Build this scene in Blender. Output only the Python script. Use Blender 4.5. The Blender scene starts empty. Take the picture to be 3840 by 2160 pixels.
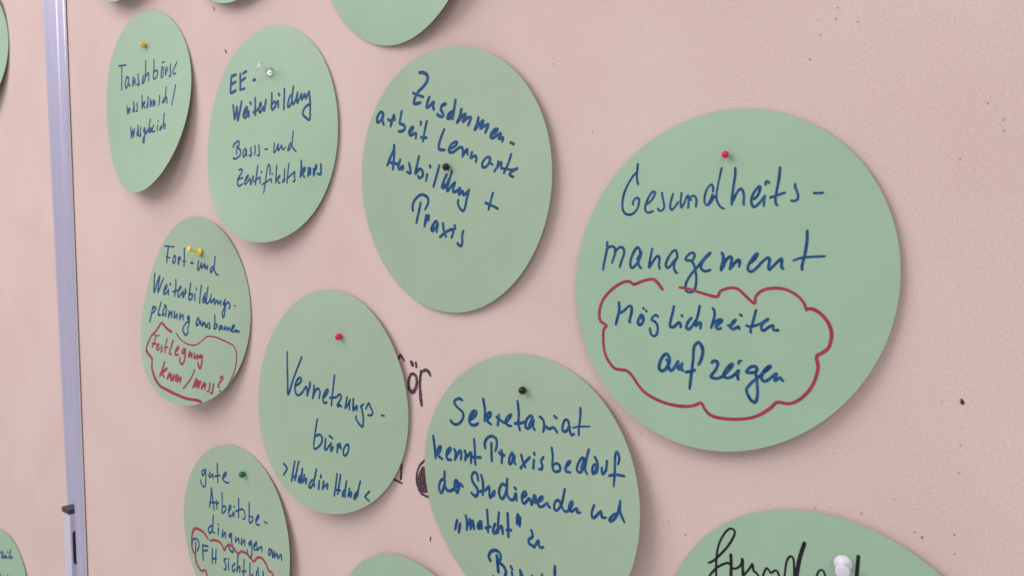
import bpy, math, random
import numpy as np
from mathutils import Matrix, Vector

random.seed(7)
rng = np.random.default_rng(7)
SC = bpy.context.scene
COL = SC.collection

# ------------------------------------------------------------------ camera
CAM_LOC = (-0.05686, -0.43500, 0.02068)
CAM_ROT = ((0.780291, -0.624416, -0.035373), (0.625405, 0.778690, 0.050104), (-0.003741, -0.061218, 0.998117))   # columns: right, forward, up
CAM_LENS = 27.5316
cam_data = bpy.data.cameras.new("camera")
cam_data.sensor_width = 36.0
cam_data.lens = CAM_LENS
cam_data.clip_start = 0.01
cam_data.clip_end = 50.0
cam_data.dof.use_dof = True
cam_data.dof.focus_distance = 0.62
cam_data.dof.aperture_fstop = 12.5
cam = bpy.data.objects.new("camera", cam_data)
COL.objects.link(cam)
(r0, r1, r2) = CAM_ROT
cam.matrix_world = Matrix(((r0[0], r0[2], -r0[1], CAM_LOC[0]),
                           (r1[0], r1[2], -r1[1], CAM_LOC[1]),
                           (r2[0], r2[2], -r2[1], CAM_LOC[2]),
                           (0, 0, 0, 1)))
SC.camera = cam

# ------------------------------------------------------------------ light
world = bpy.data.worlds.new("World")
SC.world = world
world.use_nodes = True
bg = world.node_tree.nodes["Background"]
bg.inputs["Color"].default_value = (0.98, 0.98, 1.0, 1)
bg.inputs["Strength"].default_value = 0.48


def area(name, loc, target, sx, sy, watts, color):
    d = bpy.data.lights.new(name, 'AREA')
    d.shape = 'RECTANGLE'
    d.size, d.size_y = sx, sy
    d.energy = watts
    d.color = color
    o = bpy.data.objects.new(name, d)
    COL.objects.link(o)
    o.location = loc
    o.rotation_euler = (Vector(target) - Vector(loc)).to_track_quat('-Z', 'Y').to_euler()
    return o


area("window_light", (-2.4, -2.05, 1.95), (-0.7, 0, 0), 2.6, 2.4, 68, (1.0, 0.985, 0.985))
area("ceiling_light", (1.7, -1.9, 1.9), (-0.3, 0, 0), 1.1, 1.1, 22, (1.0, 0.97, 0.94))

SC.view_settings.view_transform = 'Standard'
SC.view_settings.look = 'None'
SC.view_settings.exposure = 0.0
SC.view_settings.gamma = 1.0
SC.view_settings.use_curve_mapping = False


# ------------------------------------------------------------------ helpers
def tag(o, label=None, cat=None, group=None, kind=None):
    for k, v in (("label", label), ("category", cat), ("group", group), ("kind", kind)):
        if v:
            o[k] = v
    return o


def link(name, verts, faces, mat, parent=None, smooth=True):
    me = bpy.data.meshes.new(name)
    me.from_pydata([tuple(map(float, v)) for v in verts], [], [tuple(int(i) for i in f) for f in faces])
    me.update()
    if smooth:
        me.polygons.foreach_set("use_smooth", [True] * len(me.polygons))
    me.materials.append(mat)
    o = bpy.data.objects.new(name, me)
    COL.objects.link(o)
    if parent:
        o.parent = parent
    return o


def empty(name, loc=(0, 0, 0)):
    o = bpy.data.objects.new(name, None)
    o.empty_display_size = 0.02
    o.location = loc
    COL.objects.link(o)
    return o


def lin(r, g, b):
    f = lambda c: c / 12.92 if c <= 0.04045 else ((c + 0.055) / 1.055) ** 2.4
    return (f(r / 255), f(g / 255), f(b / 255), 1)


def mat_base(name, rough=0.8, spec=0.3):
    m = bpy.data.materials.new(name)
    m.use_nodes = True
    nt = m.node_tree
    b = nt.nodes["Principled BSDF"]
    b.inputs["Roughness"].default_value = rough
    b.inputs["Specular IOR Level"].default_value = spec
    return m, nt, b


def noise(nt, scale, detail=3.0, rough=0.6, stretch=None):
    tc = nt.nodes.new("ShaderNodeTexCoord")
    n = nt.nodes.new("ShaderNodeTexNoise")
    n.inputs["Scale"].default_value = scale
    n.inputs["Detail"].default_value = detail
    n.inputs["Roughness"].default_value = rough
    if stretch:
        mp = nt.nodes.new("ShaderNodeMapping")
        mp.inputs["Scale"].default_value = stretch
        nt.links.new(tc.outputs["Object"], mp.inputs["Vector"])
        nt.links.new(mp.outputs["Vector"], n.inputs["Vector"])
    else:
        nt.links.new(tc.outputs["Object"], n.inputs["Vector"])
    return n.outputs["Fac"]


def ramp(nt, fac, c0, c1, p0=0.3, p1=0.7):
    r = nt.nodes.new("ShaderNodeValToRGB")
    r.color_ramp.elements[0].position = p0
    r.color_ramp.elements[1].position = p1
    r.color_ramp.elements[0].color = c0
    r.color_ramp.elements[1].color = c1
    nt.links.new(fac, r.inputs["Fac"])
    return r.outputs["Color"]


def mix(nt, a, b, fac, mode='MIX'):
    m = nt.nodes.new("ShaderNodeMix")
    m.data_type = 'RGBA'
    m.blend_type = mode
    if isinstance(fac, float):
        m.inputs["Factor"].default_value = fac
    else:
        nt.links.new(fac, m.inputs["Factor"])
    nt.links.new(a, m.inputs["A"])
    nt.links.new(b, m.inputs["B"])
    return m.outputs["Result"]


def bump(nt, b, fac, strength, dist):
    n = nt.nodes.new("ShaderNodeBump")
    n.inputs["Strength"].default_value = strength
    n.inputs["Distance"].default_value = dist
    nt.links.new(fac, n.inputs["Height"])
    nt.links.new(n.outputs["Normal"], b.inputs["Normal"])


def felt_material(name, c0, c1):
    m, nt, b = mat_base(name, 0.95, 0.1)
    fine = ramp(nt, noise(nt, 900, 3, 0.7), c0, c1, 0.32, 0.68)
    fibre = ramp(nt, noise(nt, 800, 4, 0.75, (1.0, 1.0, 0.7)), (0.945, 0.945, 0.945, 1), (1.035, 1.035, 1.035, 1), 0.35, 0.65)
    blotch = ramp(nt, noise(nt, 9, 3, 0.5), (0.965, 0.955, 0.95, 1), (1.02, 1.025, 1.03, 1), 0.35, 0.65)
    c = mix(nt, fine, fibre, 1.0, 'MULTIPLY')
    c = mix(nt, c, blotch, 1.0, 'MULTIPLY')
    nt.links.new(c, b.inputs["Base Color"])
    bump(nt, b, noise(nt, 1100, 4, 0.7), 0.35, 0.0004)
    return m


def paper_material(name, c0, c1):
    m, nt, b = mat_base(name, 0.5, 0.42)
    a = ramp(nt, noise(nt, 1100, 3, 0.7), c0, c1, 0.3, 0.7)
    cl = ramp(nt, noise(nt, 24, 2, 0.5), (0.975, 0.98, 0.975, 1), (1.02, 1.015, 1.02, 1), 0.35, 0.65)
    nt.links.new(mix(nt, a, cl, 1.0, 'MULTIPLY'), b.inputs["Base Color"])
    bump(nt, b, noise(nt, 1600, 3, 0.7), 0.10, 0.0003)
    return m


def ink_material(name, dark, light, rough=0.5):
    m, nt, b = mat_base(name, rough, 0.25)
    a = ramp(nt, noise(nt, 210, 4, 0.7), dark, light, 0.34, 0.68)
    nt.links.new(a, b.inputs["Base Color"])
    return m


def plastic(name, col, rough=0.35, spec=0.5):
    m, nt, b = mat_base(name, rough, spec)
    d = tuple(c * 0.93 for c in col[:3]) + (1,)
    nt.links.new(ramp(nt, noise(nt, 300, 2), d, col), b.inputs["Base Color"])
    return m


def alu_material(name, c0, c1, rough=0.42, metal=0.55):
    m, nt, b = mat_base(name, rough, 0.5)
    b.inputs["Metallic"].default_value = metal
    nt.links.new(ramp(nt, noise(nt, 500, 3, 0.6, (1, 1, 0.01)), c0, c1), b.inputs["Base Color"])
    return m


M_FELT = felt_material("pink_felt", lin(219, 189, 183), lin(235, 209, 203))
M_PAPER = paper_material("green_card", lin(160, 187, 160), lin(170, 196, 169))
M_PAPER_GREY = paper_material("grey_green_card", lin(161, 183, 157), lin(171, 192, 166))
M_PAPER_MINT = paper_material("mint_green_card", lin(158, 187, 160), lin(168, 196, 169))
CARD_PAPER = {'zus': M_PAPER_GREY, 'ver': M_PAPER_GREY, 'sek': M_PAPER_GREY, 'gute': M_PAPER_GREY, 'fort': M_PAPER_GREY,
              'ges': M_PAPER_MINT, 'frund': M_PAPER_MINT, 'ltop': M_PAPER_MINT, 'zeit': M_PAPER_MINT}
M_BLUE = ink_material("blue_ink", lin(10, 52, 106), lin(40, 98, 146))
M_RED = ink_material("red_ink", lin(154, 46, 70), lin(176, 62, 86))
M_BLACK = ink_material("black_ink", lin(22, 22, 30), lin(38, 38, 46))
M_STAIN, _nt, _b = mat_base("worn_marker", 0.9, 0.1)
_nt.links.new(ramp(_nt, noise(_nt, 700, 4, 0.75), lin(58, 46, 56), lin(150, 122, 124), 0.45, 0.72), _b.inputs["Base Color"])
M_HOLE = ink_material("pin_hole_dark", lin(112, 94, 94), lin(154, 130, 127), 0.9)
M_SPECK = ink_material("ink_speck", lin(46, 36, 44), lin(84, 66, 72), 0.9)
M_ALU = alu_material("lavender_aluminium", lin(200, 192, 222), lin(214, 207, 234), 0.34, 0.6)
M_ALU_LIGHT = alu_material("pale_aluminium", lin(214, 208, 226), lin(226, 221, 236), 0.5, 0.25)
M_ALU_GREY = alu_material("grey_aluminium", lin(172, 172, 184), lin(186, 186, 198), 0.5, 0.4)
M_RUBBER = plastic("black_plastic", lin(58, 54, 66), 0.5, 0.4)
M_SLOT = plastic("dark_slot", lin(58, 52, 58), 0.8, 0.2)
M_POLISHED = alu_material("polished_aluminium", lin(228, 226, 240), lin(240, 238, 248), 0.22, 0.9)
M_STEEL = alu_material("steel", lin(190, 190, 195), lin(210, 210, 215), 0.25, 1.0)

# ------------------------------------------------------------------ data (metres on the board: x right, z up)
CARDS = {
 'tausch': (-0.92027, 0.17331, 0.00718, (0.00141, -0.00570, -0.00304, 0.00308, -0.00571, -0.00106, 0.00066)),
 'ee': (-0.69020, 0.11802, 0.00681, (-0.00302, -0.00505, -0.00131, 0.00159, 0.00450, -0.00110, -0.00487)),
 'zus': (-0.46401, 0.06451, 0.00473, (0.00109, 0.00157, -0.00031, 0.00038, -0.00377, 0.00022, -0.00069)),
 'fort': (-0.82885, -0.05178, 0.00902, (-0.00468, -0.01081, -0.00281, 0.00318, 0.00821, 0.00074, -0.00269)),
 'ver': (-0.60785, -0.11937, 0.00760, (-0.00405, -0.00369, -0.00038, 0.00067, 0.00594, -0.00336, -0.00100)),
 'ges': (-0.24920, -0.00412, 0.00456, (-0.00058, -0.00205, -0.00025, 0.00032, 0.00035, -0.00165, 0.00040)),
 'sek': (-0.39261, -0.15723, 0.00549, (0.00283, -0.00129, 0.00259, -0.00264, -0.00560, -0.00024, 0.00099)),
 'gute': (-0.76511, -0.28400, 0.00481, (0.00117, -0.00169, 0.00155, -0.00157, -0.00384, 0.00015, -0.00032)),
 'top': (-0.51374, 0.27136, 0.00869, (0.00578, 0.00156, 0.00133, -0.00134, -0.00228, 0.00101, 0.00209)),
 'bot': (-0.51303, -0.33469, 0.00280, (0.00099, 0.00058, -0.00059, 0.00059, 0.00020, 0.00050, 0.00007)),
 'frund': (-0.18582, -0.22652, 0.00271, (0.00146, -0.00017, 0.00004, -0.00004, 0.00034, 0.00002, 0.00006)),
 'zeit': (-1.46444, -0.54063, -0.01239, (-0.00089, -0.00113, 0.00038, -0.00038, -0.00106, 0.00014, -0.00115)),
 'ltop': (-1.45889, 0.31371, -0.00650, (-0.00398, -0.00197, -0.00431, 0.00430, -0.00075, -0.00006, 0.00236)),
}
SHAPE = {'tausch': (-0.0006, 0.0131, 0.0041), 'ee': (0.0003, 0.0136, 0.0033), 'zus': (-0.0000, 0.0103, -0.0022), 'fort': (0.0014, 0.0012, 0.0043), 'ver': (0.0011, -0.0021, 0.0048), 'ges': (0.0071, 0.0169, 0.0275), 'sek': (-0.0012, -0.0020, 0.0033), 'gute': (-0.0001, -0.0005, 0.0007), 'top': (-0.0005, 0.0003, -0.0000), 'bot': (-0.0000, 0.0000, -0.0001), 'frund': (-0.0005, 0.0001, -0.0003), 'zeit': (0.0000, -0.0000, 0.0001), 'ltop': (0.0002, -0.0004, -0.0000)}   # slight out-of-round of each card
INK = {
 ('ges', 'b'): "156:-1072,1435 -1078,1350 -1081,1279 -1073,1222 -1058,1180|158:-1091,1326 -1132,1292 -1177,1232 -1217,1167 -1251,1096 -1272,1018 -1280,946 -1275,893 -1256,846 -1222,817 -1180,807 -1136,814 -1092,844 -1056,897 -1041,964 -1047,1000 -1073,1016 -1105,997 -1131,956 -1121,928|153:-923,934 -872,973 -839,1018 -821,1063 -838,1084 -869,1070 -908,1015 -941,945 -954,889 -944,848 -915,827 -880,831 -844,846|148:-726,1064 -718,1008 -699,942 -693,897 -703,862 -739,845 -767,854 -776,874|146:-577,1045 -595,989 -612,915 -609,875 -592,852 -562,873 -533,907 -509,944|144:-467,1051 -471,999 -476,940 -470,890 -459,880 -432,919 -407,982 -388,1016|142:-381,1016 -372,966 -375,873|141:-372,966 -349,995 -320,1013 -293,1002 -273,968 -272,924 -277,880|141:-354,980 -340,963|138:-65,1052 -69,1110 -88,1134 -116,1116 -146,1074 -165,1017 -171,959 -162,915 -133,893 -100,913 -70,956 -43,998|135:32,1317 9,1206 -13,1088 -23,1002 -14,944 13,891 49,858 75,850|137:-72,1018 -86,971 -116,919|162:197,1307 199,1239 189,1155 177,1061 167,966 167,893|159:183,937 211,1003 244,1053 273,1068 296,1037 310,985 307,924 310,884|157:431,948 464,979 486,1024 495,1070 482,1085 457,1063 424,1018 402,967 398,907 414,869 438,859 476,886 513,926 544,971 549,973 543,925 543,863|153:557,1100 554,1121 573,1138 597,1117|151:712,1283 710,1215 697,1111 679,1012 671,944 677,893 694,867|151:615,957 675,975 771,1004|146:883,1091 887,1057 906,1012 920,966 915,930 891,913 864,910 843,919|141:1089,988 1135,985 1178,987|183:-1492,461 -1491,391 -1507,308 -1532,201 -1548,109|180:-1498,373 -1467,397 -1426,410 -1389,400 -1371,356 -1386,280 -1417,197|177:-1374,333 -1337,380 -1284,401 -1246,374 -1242,310 -1274,229 -1300,149|175:-1012,335 -1023,381 -1046,398 -1078,375 -1116,311 -1144,236 -1145,167 -1122,141 -1087,162 -1048,203 -1017,255 -1002,301|172:-993,341 -1020,261 -1032,203 -1018,163 -992,138|173:-1031,289 -1049,249|172:-1006,335 -1014,284|168:-843,382 -861,302 -878,211 -883,151 -849,195 -812,252 -769,295 -743,269 -745,219 -748,179 -734,135|163:-507,311 -517,350 -541,366 -583,333 -625,271 -652,209 -654,175 -632,151 -592,176 -557,222 -518,266 -500,286 -527,244 -545,188 -543,144 -524,105 -502,89|159:-316,239 -346,244 -385,247 -394,268 -365,307 -319,336 -286,324 -282,291 -299,258 -310,236 -286,193 -267,138 -254,57 -252,-9 -262,-75 -285,-119 -338,-135 -383,-112 -390,-62 -371,-1 -330,66 -284,122 -238,172 -193,232 -148,282 -108,320 -83,339 -97,315 -142,271 -181,216 -197,167 -185,140 -150,122 -110,125 -76,141|153:-170,243 -114,304|190:62,336 77,298 77,242 62,181 55,136|188:74,170 113,254 158,294 182,277 177,227 162,155|185:162,152 201,200 240,244 262,258 277,239 271,182|177:404,225 442,258 479,312 482,331 457,318 414,258 382,203 375,159 400,127 439,139 488,183 541,243 600,287 622,266 618,218 613,180 625,156 662,192 709,240 750,278 762,252 756,215 761,183 777,166|180:415,236 468,307|167:1026,584 1028,498 1016,379 1002,296 984,223 980,187 984,158|138:887,260 949,284 1015,297 1111,305 1221,310|201:-1305,-304 -1300,-353 -1299,-416 -1313,-471 -1328,-530 -1342,-583|196:-1293,-346 -1291,-425 -1258,-421 -1217,-394 -1177,-356 -1145,-337 -1122,-349 -1116,-393 -1127,-456 -1146,-528 -1132,-544|150:-955,-356 -944,-364|151:-914,-386 -906,-394|192:-980,-441 -1004,-475 -1025,-529 -1017,-560 -994,-569 -968,-548 -946,-498 -955,-459 -980,-441 -983,-469 -989,-487|162:-748,-451 -765,-435 -789,-436 -818,-460 -833,-487 -817,-503 -782,-519 -758,-552 -747,-603 -753,-651 -774,-683 -802,-694 -832,-679 -850,-641 -856,-600|182:-536,-315 -550,-384 -569,-462 -584,-532 -576,-561 -550,-568 -516,-551 -484,-517 -461,-504 -444,-527 -442,-559|187:-430,-417 -423,-427|177:-307,-444 -338,-478 -361,-526 -368,-560 -340,-578 -308,-556 -273,-508 -247,-460|174:-202,-294 -216,-375 -238,-460 -251,-511 -237,-527 -197,-488 -181,-510 -187,-561|169:-36,-311 -16,-343 -12,-388 -24,-447 -40,-506 -52,-543|168:3,-466 37,-441 67,-435 82,-448 63,-474 30,-505 8,-523 18,-543 39,-550 61,-542 69,-535|168:20,-469 54,-450|168:3,-494 37,-472|165:156,-499 184,-507 217,-473 242,-439 241,-430 217,-448 192,-487 184,-516 198,-535 223,-539 248,-524 277,-507 287,-521 291,-535|152:294,-366 316,-380|159:480,-305 468,-361 449,-442 430,-503 423,-544 429,-564|156:376,-487 414,-498 475,-482 543,-452 586,-422 620,-397 614,-412 571,-446 548,-484 549,-515 569,-532 597,-516 640,-482 675,-464 684,-483 680,-506 700,-521 734,-513 736,-524|214:-576,-986 -584,-942 -607,-905 -642,-908 -684,-957 -711,-1025 -716,-1084 -679,-1113 -637,-1095 -599,-1046 -590,-994 -619,-971|209:-579,-993 -589,-1045 -573,-1089 -545,-1091 -504,-1044 -464,-969|206:-464,-976 -469,-1034 -447,-1067 -415,-1003|205:-411,-1000 -420,-1048 -402,-1078|200:-197,-988 -168,-929 -150,-846 -159,-778 -204,-728 -244,-753 -266,-812 -269,-926 -280,-1041 -293,-1169 -304,-1287|202:-357,-1094 -302,-1082 -245,-1059|188:-31,-949 -6,-927 34,-935 40,-972 17,-1030 -27,-1090 -40,-1117 0,-1131 52,-1125 97,-1102 128,-1074 178,-1020 221,-961 214,-944 177,-971 134,-1037 116,-1082 129,-1105 174,-1109 225,-1083 274,-1035 295,-1011 287,-1058 287,-1094 295,-1112|159:293,-929 295,-905 323,-895|181:472,-1015 429,-1022 387,-1017 404,-985 446,-951 495,-946 511,-981 494,-1012 508,-1071 520,-1165 526,-1255 513,-1328 490,-1352 446,-1324 410,-1268 395,-1216 422,-1170 475,-1110 523,-1069 582,-1009 635,-962 665,-927 640,-932 593,-984 568,-1041 572,-1088 603,-1101 644,-1080 690,-1034 731,-1003 721,-1048 716,-1081 745,-1063 777,-1042 792,-1064 810,-1074",
 ('ges', 'r'): "194:-695,-112 -766,-31 -832,6 -954,-15 -1088,-63 -1157,-31 -1255,-46 -1384,-120 -1503,-229 -1573,-347 -1593,-471 -1569,-558 -1485,-606 -1521,-661 -1527,-767 -1508,-924 -1454,-1043 -1360,-1139 -1269,-1156 -1170,-1160 -1089,-1215 -1009,-1309 -909,-1400 -756,-1466 -588,-1504 -388,-1511 -248,-1485 -154,-1441 -109,-1499 -38,-1562 81,-1586 279,-1574 455,-1534 579,-1471 684,-1388 751,-1319 879,-1318 981,-1268 1080,-1166 1148,-1040 1180,-889 1162,-773 1224,-723 1286,-660 1310,-527 1279,-412 1199,-315 1112,-263 1043,-264|167:-463,-82 -357,-92 -181,-137 7,-174 55,-106 170,-65 268,-77 367,-159 460,-229 477,-147 554,-78 677,-50 813,-61 934,-120 1009,-199 1040,-279",
 ('zus', 'b'): "276:-507,1667 -421,1656 -346,1604 -350,1531 -431,1454 -539,1393 -614,1315 -644,1256 -638,1220 -567,1216 -504,1222|219:-655,1382 -560,1340 -448,1300|277:-319,1281 -366,1200 -381,1140 -325,1147 -236,1199 -247,1138 -232,1090|270:7,1145 -61,1131 -88,1073 -48,1008 -58,966 -142,987 -162,1015|268:144,1024 77,995 39,950 55,925 109,943 143,988|264:206,1174 178,1057 141,919|259:316,1031 290,938 230,853 322,923 392,957 373,894 349,854 434,900 498,896 473,836 445,791|250:643,879 624,810 572,720 655,784 733,829 714,767 682,728 764,756 826,766 797,700 770,658|246:894,622 963,651 996,685 947,687 886,634 870,586 916,570 993,602 1053,620 1035,581 1023,551 1091,559 1083,507|221:1232,482 1291,456|264:-1351,1100 -1347,1145 -1394,1169 -1465,1124 -1494,1062 -1485,1015 -1425,1029 -1362,1088 -1338,1138 -1366,1037 -1343,963|256:-1237,1037 -1185,1013 -1167,998 -1188,923|254:-1181,942 -1104,1088 -1090,1020|249:-924,1131 -959,1023 -978,955 -909,929 -866,887 -887,844 -953,827 -1009,832|247:-788,791 -704,828 -689,868 -730,859 -773,803 -750,750 -662,768 -626,758 -639,690|240:-514,927 -521,887|239:-390,924 -436,798 -483,637|239:-521,699 -406,683|233:-31,774 -103,658 -149,551 -143,491 -32,471|228:53,472 164,506 223,550 199,576 114,547 54,478 69,428 145,429 246,476 312,483 336,433 323,344|220:339,361 376,412 418,445 425,373|217:514,398 485,320 569,344 596,307 584,246|212:860,271 837,308 775,295 711,228 719,171 790,176 845,237 861,289 860,230 906,192|207:1010,232 991,164 937,99|205:957,119 1029,185 1064,217 1064,159|203:1244,315 1188,186 1113,66|201:1060,136 1158,119 1263,101 1352,113 1263,78 1215,46 1233,22 1285,-1|262:-1127,625 -1141,554 -1226,444 -1312,321|259:-1127,618 -1136,476 -1180,258|258:-1250,367 -1079,330|258:-1002,390 -1049,289 -1030,243 -948,289 -955,232|252:-805,323 -785,247 -785,171 -859,194|245:-580,412 -632,276 -674,158 -579,222 -517,187 -511,117 -586,83 -617,121|244:-417,125 -442,35|240:-349,256 -341,236|237:-151,246 -217,89 -284,-58|235:0,102 -53,31 -108,-66 -74,-92 -4,-46 42,38|234:-55,-19 -65,-68|230:107,145 50,13 -5,-114 20,-133 116,-51 168,-26 132,-101 131,-160 216,-142 267,-113 245,-198 316,-158 340,-214 440,-151|227:445,-145 397,-282 362,-402 319,-447 244,-387 220,-319 230,-282|212:908,-206 865,-322 824,-437|212:766,-343 880,-382 997,-430|247:-757,-409 -758,-344 -712,-256 -597,-183 -505,-177 -416,-228 -410,-304 -481,-401|251:-575,-299 -627,-450 -682,-597|248:-459,-493 -485,-581 -502,-657|246:-486,-619 -404,-494 -407,-564|245:-231,-588 -285,-610 -348,-698 -326,-733 -251,-674 -210,-624 -241,-749|238:-98,-626 -84,-726 -42,-820|233:-166,-825 -58,-764 31,-727 114,-718 108,-777 71,-842|232:145,-661 156,-701|230:322,-745 295,-816 302,-889 275,-960 207,-938 203,-916",
 ('ver', 'b'): "249:-1142,765 -1118,476 -1090,212 -1074,8 -1028,49 -936,277 -832,480 -711,706|245:-845,178 -744,237 -700,301 -749,332 -831,264 -873,163 -848,45 -771,12 -663,78 -575,184 -536,140 -529,40|239:-529,40 -482,158 -459,279 -455,185|235:-348,232 -353,125 -373,11|232:-368,29 -300,155 -230,195 -184,144 -191,73 -207,24|230:-67,52 19,144 27,203 -34,173 -94,73 -92,-21 -47,-41 4,-21|229:-25,139 -59,88|225:197,470 173,300 141,88 121,-65|221:81,64 244,95 329,156 376,121 338,48 276,-29 296,-61 338,-27 381,-54|217:522,127 497,27 476,-67 547,10 597,90 580,14 580,-83|213:679,117 674,14 673,-77 744,-11 768,3 760,-77|208:922,54 857,3 881,-22 904,-104 919,-203 910,-283 902,-324 870,-328 807,-286 743,-215 751,-163|205:980,-16 1050,88 1096,21 1142,-51 1109,-109 1031,-116|184:1350,-80 1406,-78|227:-240,-354 -270,-499 -297,-668 -317,-829|223:-288,-666 -186,-617 -116,-642 -101,-722 -160,-812 -259,-879 -308,-869|219:-13,-662 -18,-756 -27,-839 12,-856 92,-763 133,-723 127,-793 138,-858 185,-784|204:78,-600 163,-635|215:291,-723 287,-861|215:286,-827 343,-698 378,-779|215:348,-714 309,-777|211:551,-684 487,-716 440,-804 446,-872 491,-885 546,-822 568,-727 551,-678|231:-1071,-1269 -992,-1317 -978,-1350 -1047,-1470|229:-784,-1189 -804,-1323 -824,-1536|227:-680,-1173 -709,-1308 -743,-1511|225:-820,-1467 -711,-1432|223:-575,-1286 -572,-1427 -583,-1540|223:-593,-1395 -642,-1462 -651,-1522 -618,-1511 -588,-1441|221:-508,-1381 -530,-1514|221:-526,-1495 -451,-1436 -453,-1524|218:-298,-1429 -357,-1508 -363,-1567 -316,-1569 -274,-1494|217:-215,-1241 -237,-1372 -259,-1480 -228,-1535|214:-123,-1423 -125,-1560|216:-91,-1314 -91,-1358|213:-16,-1417 -27,-1551|212:-18,-1526 85,-1440 80,-1527|210:300,-1232 291,-1377 265,-1609|208:386,-1236 365,-1410 342,-1571|207:285,-1504 396,-1502|205:534,-1319 520,-1463 516,-1583|204:492,-1479 458,-1542 462,-1590 510,-1539|203:612,-1436 593,-1564|203:604,-1545 662,-1484 652,-1565|200:798,-1449 741,-1515 726,-1568 749,-1581 809,-1503 757,-1524|201:859,-1265 826,-1388 810,-1509|197:1070,-1402 984,-1495 988,-1517 1070,-1560",
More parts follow.
